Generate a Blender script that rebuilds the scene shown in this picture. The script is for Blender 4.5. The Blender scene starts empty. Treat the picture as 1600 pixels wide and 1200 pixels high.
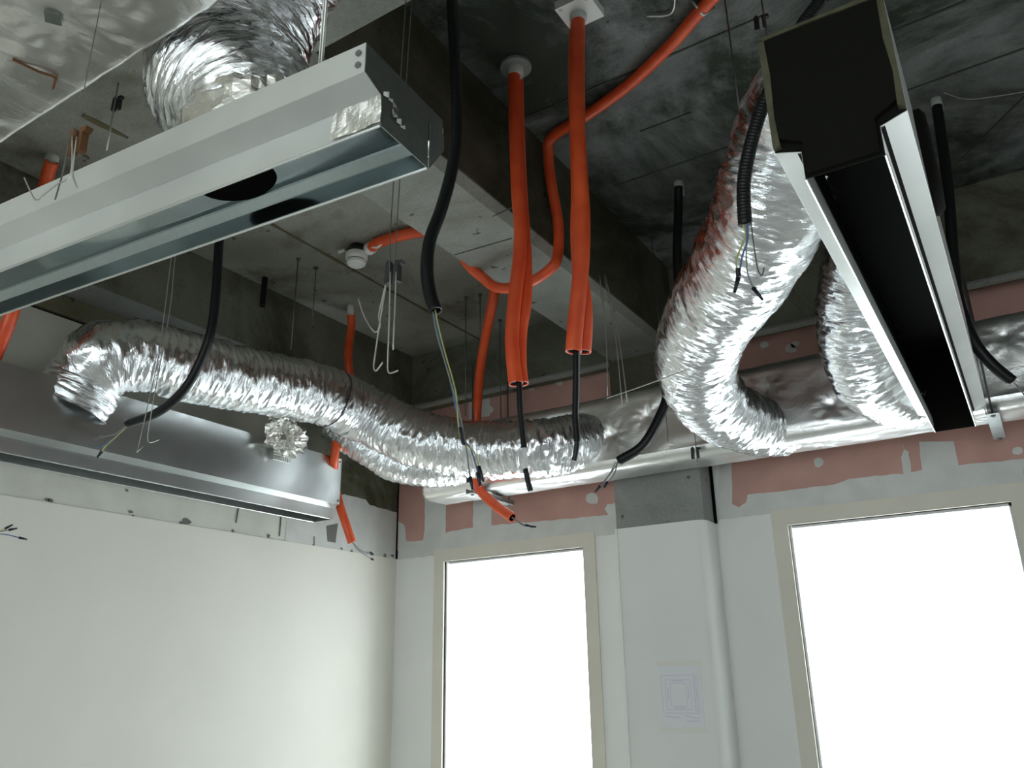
import bpy, bmesh, math, random
from mathutils import Vector, Matrix, noise
random.seed(4)
S = bpy.context.scene
COL = S.collection

# ------------------------------------------------------------------ camera
YAW, PITCH, ROLL, FPX = math.radians(32.235), math.radians(19.634), math.radians(-0.958), 1288.9
CAM = Vector((3.56, 0.0, 1.7))
_f = Vector((-math.sin(YAW) * math.cos(PITCH), math.cos(YAW) * math.cos(PITCH), math.sin(PITCH)))
_r = Vector((math.cos(YAW), math.sin(YAW), 0))
_u = _r.cross(_f)
_r2 = math.cos(ROLL) * _r + math.sin(ROLL) * _u
_u2 = -math.sin(ROLL) * _r + math.cos(ROLL) * _u
cd = bpy.data.cameras.new('camera'); cam = bpy.data.objects.new('camera', cd); COL.objects.link(cam)
cd.sensor_width = 36; cd.lens = FPX * 36 / 1600; cd.clip_start = 0.02; cd.clip_end = 200
m = Matrix((_r2, _u2, -_f)).transposed().to_4x4(); m.translation = CAM
cam.matrix_world = m
S.camera = cam

# ------------------------------------------------------------------ sky, daylight, exposure
W = bpy.data.worlds.new('sky'); S.world = W; W.use_nodes = True
bg = W.node_tree.nodes['Background']
bg.inputs[0].default_value = (0.87, 0.94, 1.0, 1); bg.inputs[1].default_value = 8.0
S.view_settings.view_transform = 'Standard'; S.view_settings.look = 'None'
S.view_settings.gamma = 1; S.view_settings.use_curve_mapping = False
S.view_settings.exposure = 0.0
S.cycles.max_bounces = 10; S.cycles.diffuse_bounces = 6; S.cycles.glossy_bounces = 5
S.cycles.sample_clamp_indirect = 6.0


def portal(name, loc, rot, sx, sz):
    d = bpy.data.lights.new(name, 'AREA'); d.shape = 'RECTANGLE'; d.size = sx; d.size_y = sz
    d.cycles.is_portal = True
    o = bpy.data.objects.new(name, d); COL.objects.link(o); o.location = loc; o.rotation_euler = rot

# room dimensions
XR, YB, YF = 8.4, 4.2, -4.4         # right wall, back wall, wall behind the camera
ZL, ZR = 3.78, 3.90                 # slab soffit left and right of the main beam
ZBEAM = 3.40
WIN = [(0.392, 1.373), (2.521, 3.487), (4.65, 5.62), (6.78, 7.75)]
WZ0, WZ1 = 0.45, 2.394
FWIN = [(0.8, 2.0), (2.9, 4.1), (4.8, 6.0)]      # windows behind the camera
for k, (a, b) in enumerate(WIN):
    portal('daylight_portal', ((a + b) / 2, YB + 0.385, (WZ0 + WZ1) / 2), (-math.pi / 2, 0, 0), b - a, WZ1 - WZ0)
for k, (a, b) in enumerate(FWIN):
    portal('daylight_portal', ((a + b) / 2, YF - 0.085, (WZ0 + WZ1) / 2), (math.pi / 2, 0, 0), b - a, WZ1 - WZ0)


# ------------------------------------------------------------------ geometry helpers
def ray(x, y):
    return (x - 800) / FPX * _r2 - (y - 600) / FPX * _u2 + _f
def onX(x, y, v):
    d = ray(x, y); return CAM + d * ((v - CAM.x) / d.x)
def onY(x, y, v):
    d = ray(x, y); return CAM + d * ((v - CAM.y) / d.y)
def onZ(x, y, v):
    d = ray(x, y); return CAM + d * ((v - CAM.z) / d.z)
def pathY(pts, ys):
    if not isinstance(ys, (list, tuple)): ys = [ys] * len(pts)
    return [onY(p[0], p[1], y) for p, y in zip(pts, ys)]
def pathX(pts, xs):
    if not isinstance(xs, (list, tuple)): xs = [xs] * len(pts)
    return [onX(p[0], p[1], y) for p, y in zip(pts, xs)]


class MB:
    def __init__(s): s.v = []; s.f = []; s.uv = None
    def poly(s, pts, flip=False):
        n = len(s.v); s.v += [Vector(p) for p in pts]
        idx = list(range(n, n + len(pts)))
        s.f.append(idx[::-1] if flip else idx); return s
    def box(s, a, b):
        x0, y0, z0 = a; x1, y1, z1 = b
        x0, x1 = min(x0, x1), max(x0, x1); y0, y1 = min(y0, y1), max(y0, y1); z0, z1 = min(z0, z1), max(z0, z1)
        n = len(s.v)
        s.v += [Vector(p) for p in ((x0, y0, z0), (x1, y0, z0), (x1, y1, z0), (x0, y1, z0), (x0, y0, z1), (x1, y0, z1), (x1, y1, z1), (x0, y1, z1))]
        s.f += [[n + i for i in q] for q in ((0, 3, 2, 1), (4, 5, 6, 7), (0, 1, 5, 4), (1, 2, 6, 5), (2, 3, 7, 6), (3, 0, 4, 7))]
        return s
    def prism(s, pts, vec):
        """closed polygon pts extruded by vec"""
        vec = Vector(vec); n = len(s.v); k = len(pts)
        s.v += [Vector(p) for p in pts] + [Vector(p) + vec for p in pts]
        s.f.append(list(range(n + k - 1, n - 1, -1))); s.f.append(list(range(n + k, n + 2 * k)))
        for i in range(k):
            j = (i + 1) % k
            s.f.append([n + i, n + j, n + k + j, n + k + i])
        return s
    def sheet(s, pts, vec):
        vec = Vector(vec); n = len(s.v); k = len(pts)
        s.v += [Vector(p) for p in pts] + [Vector(p) + vec for p in pts]
        for i in range(k - 1):
            s.f.append([n + i, n + i + 1, n + k + i + 1, n + k + i])
        return s
    def tube(s, pts, r, seg=10, cap=True, hollow=0.0):
        fr = frames(pts); k = len(pts)
        rs = r if isinstance(r, (list, tuple)) else [r] * k
        n = len(s.v)
        for (p, a, b), rr in zip(fr, rs):
            for i in range(seg):
                t = 2 * math.pi * i / seg
                s.v.append(p + (a * math.cos(t) + b * math.sin(t)) * rr)
        for i in range(k - 1):
            for j in range(seg):
                q = (j + 1) % seg
                s.f.append([n + i * seg + j, n + i * seg + q, n + (i + 1) * seg + q, n + (i + 1) * seg + j])
        if cap:
            s.f.append([n + j for j in range(seg)][::-1])
            s.f.append([n + (k - 1) * seg + j for j in range(seg)])
        return s
    def build(s, name, mat, parent=None, smooth=False, solid=0.0):
        me = bpy.data.meshes.new(name); me.from_pydata([tuple(v) for v in s.v], [], s.f)
        if s.uv: 
            l = me.uv_layers.new(name='UVMap')
            for li, lp in enumerate(me.loops): l.data[li].uv = s.uv[lp.vertex_index]
        bm = bmesh.new(); bm.from_mesh(me); bmesh.ops.recalc_face_normals(bm, faces=bm.faces); bm.to_mesh(me); bm.free()
        if smooth: 
            for p in me.polygons: p.use_smooth = True
        me.materials.append(mat)
        o = bpy.data.objects.new(name, me); COL.objects.link(o)
        if solid:
            md = o.modifiers.new('thickness', 'SOLIDIFY'); md.thickness = solid; md.offset = 0
        if parent: o.parent = parent
        return o


def frames(pts):
    pts = [Vector(p) for p in pts]; out = []
    t = (pts[1] - pts[0]).normalized()
    a = t.orthogonal().normalized() if abs(t.z) > 0.9 else t.cross(Vector((0, 0, 1))).normalized()
    for i, p in enumerate(pts):
        if i == 0: t = (pts[1] - pts[0])
        elif i == len(pts) - 1: t = pts[-1] - pts[-2]
        else: t = pts[i + 1] - pts[i - 1]
        t.normalize()
        a = (a - t * a.dot(t)).normalized(); out.append((p, a, t.cross(a)))
    return out


def spline(pts, n=12):
    """Catmull-Rom through pts"""
    P = [Vector(p) for p in pts]; P = [2 * P[0] - P[1]] + P + [2 * P[-1] - P[-2]]
    out = []
    for i in range(1, len(P) - 2):
        p0, p1, p2, p3 = P[i - 1:i + 3]
        for k in range(n):
            t = k / n
            out.append(0.5 * ((2 * p1) + (p2 - p0) * t + (2 * p0 - 5 * p1 + 4 * p2 - p3) * t * t + (3 * p1 - p0 - 3 * p2 + p3) * t ** 3))
    out.append(P[-2]); return out


def resample(pts, step):
    out = [pts[0].copy()]; acc = 0
    for a, b in zip(pts, pts[1:]):
        L = (b - a).length; d = step - acc
        while d <= L:
            out.append(a.lerp(b, d / L)); d += step
        acc = L - (d - step)
    return out


def thing(name, label, cat, loc=(0, 0, 0), group=None):
    o = bpy.data.objects.new(name, None); COL.objects.link(o); o.location = loc; o.empty_display_size = 0.05
    o['label'] = label; o['category'] = cat
    if group: o['group'] = group
    return o
def tag(o, label, cat, group=None):
    o['label'] = label; o['category'] = cat
    if group: o['group'] = group
    return o
def struct(o, label=None):
    o['kind'] = 'structure'
    if label: o['label'] = label
    return o
def keep(root):
    """children were modelled in world coordinates: bring them under the root where it stands"""
    mi = Matrix.Translation(root.location).inverted()
    for c in root.children:
        if c.type == 'MESH' and c.data.users == 1: c.data.transform(mi)
        for g in c.children:
            if g.type == 'MESH' and g.data.users == 1: g.data.transform(mi)


# ------------------------------------------------------------------ materials
def mat(name, col, rough=0.6, metal=0.0, spec=0.5):
    m = bpy.data.materials.new(name); m.use_nodes = True
    b = m.node_tree.nodes['Principled BSDF']
    b.inputs['Base Color'].default_value = (*col, 1); b.inputs['Roughness'].default_value = rough
    b.inputs['Metallic'].default_value = metal; b.inputs['Specular IOR Level'].default_value = spec
    return m
def N(m, t, **kw):
    n = m.node_tree.nodes.new(t)
    for k, v in kw.items():
        if k in n.inputs: n.inputs[k].default_value = v
        else: setattr(n, k, v)
    return n
def L(m, a, b): m.node_tree.links.new(a, b)
def ramp(m, stops):
    r = m.node_tree.nodes.new('ShaderNodeValToRGB'); e = r.color_ramp.elements
    while len(e) < len(stops): e.new(0.5)
    for el, (p, c) in zip(e, stops): el.position = p; el.color = (*c, 1)
    return r
def bump(m, h, strength, dist=0.01):
    b = N(m, 'ShaderNodeBump', Strength=strength, Distance=dist); L(m, h, b.inputs['Height'])
    L(m, b.outputs[0], m.node_tree.nodes['Principled BSDF'].inputs['Normal']); return b
def coord(m, scale=(1, 1, 1), uv=False):
    t = N(m, 'ShaderNodeTexCoord'); mp = N(m, 'ShaderNodeMapping'); mp.inputs['Scale'].default_value = scale
    L(m, t.outputs['UV' if uv else 'Object'], mp.inputs[0]); return mp.outputs[0]
def mixc(m, fac, a, b, mode='MIX'):
    x = N(m, 'ShaderNodeMix', data_type='RGBA', blend_type=mode)
    if hasattr(fac, 'links'): L(m, fac, x.inputs[0])
    else: x.inputs[0].default_value = fac
    for s, i in ((a, 6), (b, 7)):
        if hasattr(s, 'links'): L(m, s, x.inputs[i])
        else: x.inputs[i].default_value = (*s, 1)
    return x.outputs[2]


def concrete(name, base, dark, stain, s_lo, s_hi, spots=0.69):
    m = mat(name, base, 0.85, 0, 0.25); b = m.node_tree.nodes['Principled BSDF']
    c = coord(m)
    n1 = N(m, 'ShaderNodeTexNoise', Scale=2.2, Detail=8.0, Roughness=0.62); L(m, c, n1.inputs[0])
    r1 = ramp(m, [(0.34, dark), (0.66, base)]); L(m, n1.outputs[0], r1.inputs[0])
    n2 = N(m, 'ShaderNodeTexNoise', Scale=1.1, Detail=9.0, Roughness=0.7, Distortion=0.6); L(m, c, n2.inputs[0])
    r2 = ramp(m, [(s_lo, (0, 0, 0)), (s_hi, (1, 1, 1))]); L(m, n2.outputs[0], r2.inputs[0])
    col = mixc(m, r2.outputs[0], r1.outputs[0], stain)
    n3 = N(m, 'ShaderNodeTexNoise', Scale=16.0, Detail=3.0, Roughness=0.5); L(m, c, n3.inputs[0])
    r3 = ramp(m, [(spots, (1, 1, 1)), (spots + 0.05, (0.35, 0.34, 0.3))]); L(m, n3.outputs[0], r3.inputs[0])
    col = mixc(m, 1.0, col, r3.outputs[0], 'MULTIPLY')
    n4 = N(m, 'ShaderNodeTexNoise', Scale=90.0, Detail=4.0); L(m, c, n4.inputs[0])
    r4 = ramp(m, [(0.3, (0.82, 0.82, 0.82)), (0.7, (1.0, 1.0, 1.0))]); L(m, n4.outputs[0], r4.inputs[0])
    col = mixc(m, 1.0, col, r4.outputs[0], 'MULTIPLY')
    L(m, col, b.inputs['Base Color']); bump(m, n4.outputs[0], 0.35, 0.004)
    return m

M = {}
M['conc_left'] = concrete('concrete_soffit_pale', (0.38, 0.38, 0.335), (0.27, 0.265, 0.22), (0.14, 0.13, 0.075), 0.52, 0.68)
M['conc_right'] = concrete('concrete_soffit_stained', (0.27, 0.285, 0.275), (0.16, 0.17, 0.165), (0.04, 0.047, 0.035), 0.43, 0.58, 0.72)
M['conc_beam'] = concrete('concrete_beam', (0.33, 0.33, 0.30), (0.24, 0.24, 0.215), (0.17, 0.165, 0.13), 0.55, 0.72)
M['conc_wall'] = concrete('concrete_wall', (0.22, 0.22, 0.175), (0.14, 0.14, 0.105), (0.07, 0.07, 0.035), 0.48, 0.64)
M['conc_col'] = concrete('concrete_column', (0.34, 0.345, 0.33), (0.25, 0.255, 0.24), (0.18, 0.18, 0.165), 0.55, 0.72, 0.7)
M['conc_head'] = concrete('stained_wall_head', (0.30, 0.28, 0.20), (0.20, 0.19, 0.12), (0.12, 0.10, 0.05), 0.45, 0.62)
M['conc_dark'] = concrete('concrete_stained_and_shaded', (0.13, 0.125, 0.09), (0.085, 0.085, 0.055), (0.04, 0.04, 0.02), 0.45, 0.62)  # stained column top; also carries the painted shade of the main beam's side
M['seam'] = mat('formwork_seam', (0.12, 0.10, 0.05), 0.9)
M['seam_dark'] = mat('formwork_seam_dark', (0.06, 0.06, 0.05), 0.9)

def plaster(name, col, var, sc=3.0, b=0.12):
    m = mat(name, col, 0.7, 0, 0.3); c = coord(m)
    n = N(m, 'ShaderNodeTexNoise', Scale=sc, Detail=6.0); L(m, c, n.inputs[0])
    r = ramp(m, [(0.35, tuple(x * (1 - var) for x in col)), (0.65, col)]); L(m, n.outputs[0], r.inputs[0])
    L(m, r.outputs[0], m.node_tree.nodes['Principled BSDF'].inputs['Base Color'])
    n2 = N(m, 'ShaderNodeTexNoise', Scale=160.0, Detail=3.0); L(m, c, n2.inputs[0]); bump(m, n2.outputs[0], b, 0.002)
    return m
M['paint'] = plaster('white_wall_paint', (0.80, 0.80, 0.77), 0.03)
M['paint_left'] = plaster('warm_white_wall_paint', (0.82, 0.79, 0.71), 0.03)
M['plaster'] = plaster('raw_plaster', (0.70, 0.69, 0.61), 0.12, 5.0, 0.3)
M['skim'] = plaster('joint_compound', (0.66, 0.66, 0.63), 0.10, 9.0, 0.3)
M['pink'] = plaster('pink_fire_board', (0.58, 0.34, 0.29), 0.14, 5.0, 0.1)
M['raw_block'] = plaster('raw_grey_block', (0.26, 0.25, 0.23), 0.2, 3.0, 0.3)
M['floor'] = plaster('bare_screed_floor', (0.56, 0.55, 0.52), 0.2, 2.0, 0.3)
M['frame'] = plaster('beige_window_frame', (0.70, 0.66, 0.57), 0.04, 4.0, 0.05)
M['white'] = mat('white_plastic', (0.80, 0.79, 0.76), 0.4)
M['ferrule'] = mat('grey_white_ferrule', (0.55, 0.56, 0.53), 0.5)
M['black'] = mat('black_plastic', (0.006, 0.006, 0.007), 0.42, 0, 0.35)
M['tape'] = mat('black_tape', (0.012, 0.012, 0.02), 0.4)
M['dark'] = mat('dark_void', (0.004, 0.004, 0.004), 0.9, 0, 0.05)
M['wire_y'] = mat('yellow_green_wire', (0.42, 0.45, 0.16), 0.5)
M['wire_b'] = mat('blue_wire', (0.10, 0.16, 0.32), 0.5)
M['wire_g'] = mat('grey_wire', (0.22, 0.23, 0.23), 0.5)
M['steel'] = mat('steel_wire', (0.55, 0.54, 0.50), 0.4, 0.85)
M['rod'] = mat('dull_threaded_rod', (0.16, 0.16, 0.15), 0.5, 0.7)
M['clip'] = mat('black_spring_clip', (0.03, 0.03, 0.03), 0.5, 0.3)
M['rust'] = mat('rusty_clip', (0.16, 0.07, 0.025), 0.8, 0.2)
M['lining'] = mat('black_insulation_lining', (0.007, 0.007, 0.005), 0.9, 0, 0.15)
M['insul'] = plaster('olive_insulation_edge', (0.10, 0.095, 0.055), 0.3, 30.0, 0.4)
M['chip'] = mat('wall_chip', (0.16, 0.155, 0.14), 0.9)
M['paper'] = mat('drawing_paper', (0.76, 0.765, 0.785), 0.6)
M['ink'] = mat('blue_grey_ink', (0.60, 0.60, 0.68), 0.6)
M['masking'] = mat('masking_tape', (0.76, 0.745, 0.69), 0.6)

def orange():
    m = mat('orange_conduit_plastic', (0.80, 0.10, 0.025), 0.38, 0, 0.5)
    b = m.node_tree.nodes['Principled BSDF']
    c = coord(m); n = N(m, 'ShaderNodeTexNoise', Scale=12.0, Detail=3.0); L(m, c, n.inputs[0])
    r = ramp(m, [(0.3, (0.74, 0.075, 0.022)), (0.7, (0.84, 0.12, 0.03))]); L(m, n.outputs[0], r.inputs[0]); L(m, r.outputs[0], b.inputs['Base Color'])
    return m
M['orange'] = orange()

def galv(name, col, rough, spangle=0.35, b=0.15, metal=1.0):
    m = mat(name, col, rough, 1.0); bs = m.node_tree.nodes['Principled BSDF']
    c = coord(m)
    v = N(m, 'ShaderNodeTexVoronoi', Scale=95.0); L(m, c, v.inputs['Vector'])
    n = N(m, 'ShaderNodeTexNoise', Scale=4.0, Detail=3.0); L(m, c, n.inputs[0])
    r = ramp(m, [(0.3, tuple(x * 0.84 for x in col)), (0.7, col)]); L(m, n.outputs[0], r.inputs[0])
    sp = ramp(m, [(0.0, (1 - spangle * 0.5,) * 3), (1.0, (1, 1, 1))]); L(m, v.outputs['Color'], sp.inputs[0])
    L(m, mixc(m, 1.0, r.outputs[0], sp.outputs[0], 'MULTIPLY') if spangle > 0.1 else r.outputs[0], bs.inputs['Base Color'])
    bs.inputs['Metallic'].default_value = metal
    rr = ramp(m, [(0.0, (rough * 0.95,) * 3), (1.0, (rough * 1.06,) * 3)]); L(m, v.outputs['Color'], rr.inputs[0])
    if spangle > 0.1: L(m, rr.outputs[0], bs.inputs['Roughness'])
    n2 = N(m, 'ShaderNodeTexNoise', Scale=5.0, Detail=2.0); L(m, c, n2.inputs[0]); bump(m, n2.outputs[0], b, 0.02)
    return m
M['galv'] = galv('galvanised_sheet', (0.66, 0.68, 0.67), 0.28, 0.08, 0.10)
M['galv_matt'] = galv('matt_galvanised_sheet', (0.78, 0.79, 0.765), 0.38, 0.05, 0.05, 0.55)
M['galv_shiny'] = galv('bright_galvanised_trough', (0.46, 0.53, 0.54), 0.15, 0.15, 0.05)
M['galv_end'] = galv('darkened_end_sheet', (0.30, 0.32, 0.30), 0.45, 0.35, 0.05)  # end plate reflecting the dark ceiling: that darkness is put into the colour
M['strut'] = galv('grey_strut_steel', (0.45, 0.46, 0.46), 0.45)

def foil(name, su, sv, strength, rough=0.2, col=(0.90, 0.90, 0.91), big=8.0):
    """crumpled aluminium foil, wrinkles run across the length (UV in metres)"""
    m = mat(name, col, rough, 1.0)
    c = coord(m, (su, sv, 1), True)
    n = N(m, 'ShaderNodeTexNoise', Scale=1.0, Detail=5.0, Roughness=0.6, Distortion=0.8); L(m, c, n.inputs[0])
    c2 = coord(m, (big, big, 1), True)
    n2 = N(m, 'ShaderNodeTexNoise', Scale=1.0, Detail=3.0, Roughness=0.55); L(m, c2, n2.inputs[0])
    v = N(m, 'ShaderNodeTexVoronoi', Scale=1.0, feature='DISTANCE_TO_EDGE'); c3 = coord(m, (su * 0.35, sv * 0.5, 1), True); L(m, c3, v.inputs['Vector'])
    a = N(m, 'ShaderNodeMath', operation='ADD'); L(m, n.outputs[0], a.inputs[0])
    k = N(m, 'ShaderNodeMath', operation='MULTIPLY'); L(m, v.outputs['Distance'], k.inputs[0]); k.inputs[1].default_value = 0.5
    a2 = N(m, 'ShaderNodeMath', operation='ADD'); L(m, k.outputs[0], a2.inputs[0]); L(m, n2.outputs[0], a2.inputs[1])
    L(m, a2.outputs[0], a.inputs[1])
    bump(m, a.outputs[0], strength, 0.012)
    return m
M['foil_flex'] = foil('crumpled_foil_sleeve', 75.0, 9.0, 0.55, 0.13, (0.91, 0.92, 0.94), 7.0)
M['foil_wrap'] = foil('foil_duct_wrap', 16.0, 16.0, 0.22, 0.34, (0.90, 0.89, 0.87), 4.0)
M['foil_matt'] = foil('matt_foil_facing', 22.0, 9.0, 0.30, 0.36, (0.88, 0.865, 0.82), 5.0)
M['foil_tape'] = foil('foil_tape', 30.0, 30.0, 0.3, 0.22, (0.86, 0.84, 0.80))

def glass():
    m = bpy.data.materials.new('window_glass'); m.use_nodes = True; nt = m.node_tree; nt.nodes.clear()
    o = nt.nodes.new('ShaderNodeOutputMaterial'); t = nt.nodes.new('ShaderNodeBsdfTransparent'); g = nt.nodes.new('ShaderNodeBsdfGlossy')
    g.inputs['Roughness'].default_value = 0.02; t.inputs[0].default_value = (0.95, 0.97, 0.96, 1)
    x = nt.nodes.new('ShaderNodeMixShader'); x.inputs[0].default_value = 0.05
    nt.links.new(t.outputs[0], x.inputs[1]); nt.links.new(g.outputs[0], x.inputs[2]); nt.links.new(x.outputs[0], o.inputs[0])
    return m
M['glass'] = glass()

# ------------------------------------------------------------------ room shell
def wall_with_holes(name, u0, u1, z0, z1, holes, place, mat_, th=0.25):
    """boxes around rectangular holes; place(u0,u1,z0,z1)->box corners"""
    b = MB(); u = u0
    for (a, c) in holes:
        b.box(*place(u, a, z0, z1)); b.box(*place(a, c, z0, WZ0)); b.box(*place(a, c, WZ1, z1)); u = c
    b.box(*place(u, u1, z0, z1))
    return struct(b.build(name, mat_))

floor = struct(MB().box((-0.3, YF - 0.3, -0.2), (XR + 0.3, YB + 0.3, 0)).build('floor', M['floor']), 'bare screed floor of the stripped room')
wall_back = wall_with_holes('wall_back', -0.3, XR + 0.3, 0, 4.2, WIN, lambda a, b, c, d: ((a, YB, c), (b, YB + 0.38, d)), M['paint'])
wall_right = struct(MB().box((XR, YF, 0), (XR + 0.3, YB, 4.2)).build('wall_right', M['raw_block']))
wall_front = wall_with_holes('wall_front', -0.3, XR + 0.3, 0, 4.2, FWIN, lambda a, b, c, d: ((a, YF - 0.08, c), (b, YF, d)), M['paint'])
wall_left = struct(MB().box((-0.3, YF, 0), (0, YB, 2.444)).build('wall_left', M['paint_left']), 'warm white painted left wall, stripped above the old ceiling line')
# upper left wall: raw plaster, then concrete near the corner, a dark gap under the beam
MB().box((-0.3, YF, 2.444), (-0.004, 3.24, 3.284)).build('raw_plaster_band', M['plaster'], wall_left)
b = MB()
edge = [(3.24, 2.444), (3.24, 3.285), (3.245, 3.4)]
MB().box((-0.3, 3.24, 2.444), (-0.006, YB, 3.3)).build('concrete_pier', M['conc_wall'], wall_left)
pts = [(3.24, 2.444), (YB, 2.444)]
rag = []
for i in range(25):
    y = YB - (YB - 3.24) * i / 24
    rag.append((y, 2.752 + 0.012 * noise.noise(Vector((y * 9, 3, 1))) + (0.035 if 0.30 < i / 24 < 0.55 else 0)))
MB().prism([(-0.006, y, z) for y, z in pts + rag], (0.004, 0, 0)).build('skim_coat', M['skim'], wall_left)
# chips and drill marks along the old ceiling line
for k, (x, y, r) in enumerate([(80, 782, 5), (205, 800, 4), (292, 815, 9), (284, 817, 5), (364, 829, 4), (420, 838, 5), (490, 852, 4), (534, 857, 4), (550, 861, 5), (602, 868, 6), (613, 868, 5), (75, 781, 4), (199, 766, 3), (208, 806, 3)]):
    c = onX(x, y, 0.0); rr = r * 0.0019
    p = [Vector((0.0005 if c.z < 2.444 else -0.003, c.y + rr * (0.6 + 0.8 * random.random()) * math.cos(t * 0.7854) * 1.3, c.z + rr * (0.6 + 0.7 * random.random()) * math.sin(t * 0.7854))) for t in range(8)]
    MB().prism(p, (0.002, 0, 0)).build('chip', M['chip'], wall_left)
p = [onX(x, y, -0.001) for x, y in ((510, 822), (528, 818), (524, 848), (512, 846))]
MB().prism([Vector((-0.002, v.y, v.z)) for v in p], (0.002, 0, 0)).build('mortar_stain', M['chip'], wall_left)
for (x, y, x2, y2) in [(373, 794, 369, 817), (440, 800, 437, 838), (491, 838, 491, 852)]:
    a = onX(x, y, 0.0); c = onX(x2, y2, 0.0)
    MB().tube([Vector((-0.001, a.y, a.z)), Vector((-0.001, c.y, c.z))], 0.003, 6).build('plaster_crack', M['chip'], wall_left)

# ceiling slabs and beams
ceiling = struct(MB().box((2.03, YF, ZR), (XR + 0.3, YB + 0.3, ZR + 0.25)).build('ceiling', M['conc_right']), 'stained bare concrete soffit right of the main beam')
MB().box((-0.3, YF, ZL), (1.72, YB + 0.3, ZL + 0.25)).build('left_bay_slab', M['conc_left'], ceiling)
MB().prism([(1.692, 0, ZBEAM), (2.022, 0, ZBEAM), (2.052, 0, ZBEAM + 0.03), (2.062, 0, ZR + 0.1), (1.685, 0, ZR + 0.1)], (0, 4.3, 0)).build('main_beam', M['conc_beam'], ceiling)
MB().prism([(1.692, YF, ZBEAM), (2.022, YF, ZBEAM), (2.052, YF, ZBEAM + 0.03), (2.062, YF, ZR + 0.1), (1.685, YF, ZR + 0.1)], (0, -YF, 0)).build('main_beam_run', M['conc_beam'], ceiling)
MB().prism([(2.053, 1.33, ZBEAM + 0.034), (2.056, 1.33, ZBEAM + 0.034), (2.066, 1.33, ZR), (2.06, 1.33, ZR)], (0, 2.74, 0)).build('shaded_beam_side', M['conc_dark'], ceiling)  # shade of the side face put into the colour, with greenish staining
MB().box((2.052, 0.7, ZBEAM + 0.006), (XR + 0.1, 1.325, ZR + 0.1)).build('cross_beam', M['conc_beam'], ceiling)
MB().box((-0.3, YF, ZBEAM - 0.006), (0.188, YB, ZBEAM + 0.004)).build('lit_beam_soffit', M['conc_col'], ceiling)  # pale sheet under the left beam, light off the floor put into its colour
MB().box((-0.3, YF, ZBEAM), (0.19, YB + 0.1, ZL + 0.1)).build('wall_beam_left', M['conc_wall'], ceiling)
MB().box((0.1, 4.08, ZBEAM + 0.01), (XR + 0.1, YB + 0.1, ZR + 0.1)).build('wall_beam_back', M['conc_wall'], ceiling)
MB().box((-0.3, YF, 3.30), (-0.005, YB, ZBEAM + 0.01)).build('wall_head', M['conc_head'], ceiling)
MB().box((-0.3, YF, 3.284), (-0.03, 3.24, 3.302)).build('shadow_gap', M['dark'], ceiling)
# formwork seams: thin ribs of laitance left between the shuttering sheets
def seam(x0, y0, x1, y1, z, mt, w=0.006, dep=0.004):
    a = onZ(x0, y0, z); c = onZ(x1, y1, z); n = max(2, int((c - a).length / 0.06)); d = (c - a).normalized(); nrm = Vector((-d.y, d.x, 0))
    b = MB(); top = []; bot = []
    for i in range(n + 1):
        p = a.lerp(c, i / n); ww = w * (0.4 + 1.1 * abs(noise.noise(p * 7)))
        top.append(p + nrm * ww); bot.append(p - nrm * ww)
    b.prism([Vector((p.x, p.y, z - dep)) for p in top + bot[::-1]], (0, 0, dep + 0.002)).build('formwork_seam', mt, ceiling)
for s in [(425, 350, 675, 490), (675, 490, 760, 536), (170, 0, 240, 60), (130, 180, 200, 215)]:
    seam(*s, ZL, M['seam'], 0.012)
for s in [(805, 190, 892, 152), (892, 152, 1190, 25), (1000, 205, 1080, 175), (1330, 75, 1510, 0), (1390, 150, 1600, 75), (960, 290, 1150, 225), (1410, 330, 1600, 290), (1450, 300, 1600, 150)]:
    seam(*s, ZR, M['seam_dark'], 0.005)
for s in [(710, 398, 800, 372), (770, 338, 800, 324)]:
    seam(*s, ZBEAM, M['seam_dark'], 0.003, 0.002)
MB().box((0.0, YB - 0.012, 2.444), (0.007, YB, 3.3)).build('corner_strip', M['dark'], wall_left)  # thin near-black strip up the wall corner

# column between the windows: concrete head, painted casing below with a round corner
CX0, CX1, CY = 1.669, 2.155, 4.02
zc = 2.44
col_o = struct(MB().box((CX0, CY + 0.002, zc), (CX1, YB + 0.1, 3.0)).build('trim_1', M['conc_col']), 'bare concrete column head between the two windows')
MB().box((CX0 + 0.003, CY + 0.02, 3.0), (CX1 - 0.003, YB + 0.1, 3.42)).build('stained_column_top', M['conc_dark'], col_o)
prof = [(CX0, YB + 0.05), (CX0, CY - 0.008)]
R_ = 0.05
for i in range(9):
    t = math.pi / 2 * i / 8
    prof.append((CX1 + 0.004 - R_ + R_ * math.sin(t), CY - 0.008 + R_ - R_ * math.cos(t)))
prof += [(CX1 + 0.004, YB + 0.05)]
cas = struct(MB().prism([(x, y, 0) for x, y in prof], (0, 0, zc)).build('trim_2', M['paint']), 'white painted column casing between the windows')
MB().box((CX0 - 0.004, CY - 0.013, 0), (CX0 + 0.008, CY - 0.004, zc)).build('corner_bead', M['white'], cas)
MB().box((CX1 + 0.0, YB - 0.03, zc), (CX1 + 0.012, YB - 0.012, 3.1)).build('shadow_gap', M['dark'], col_o)

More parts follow.
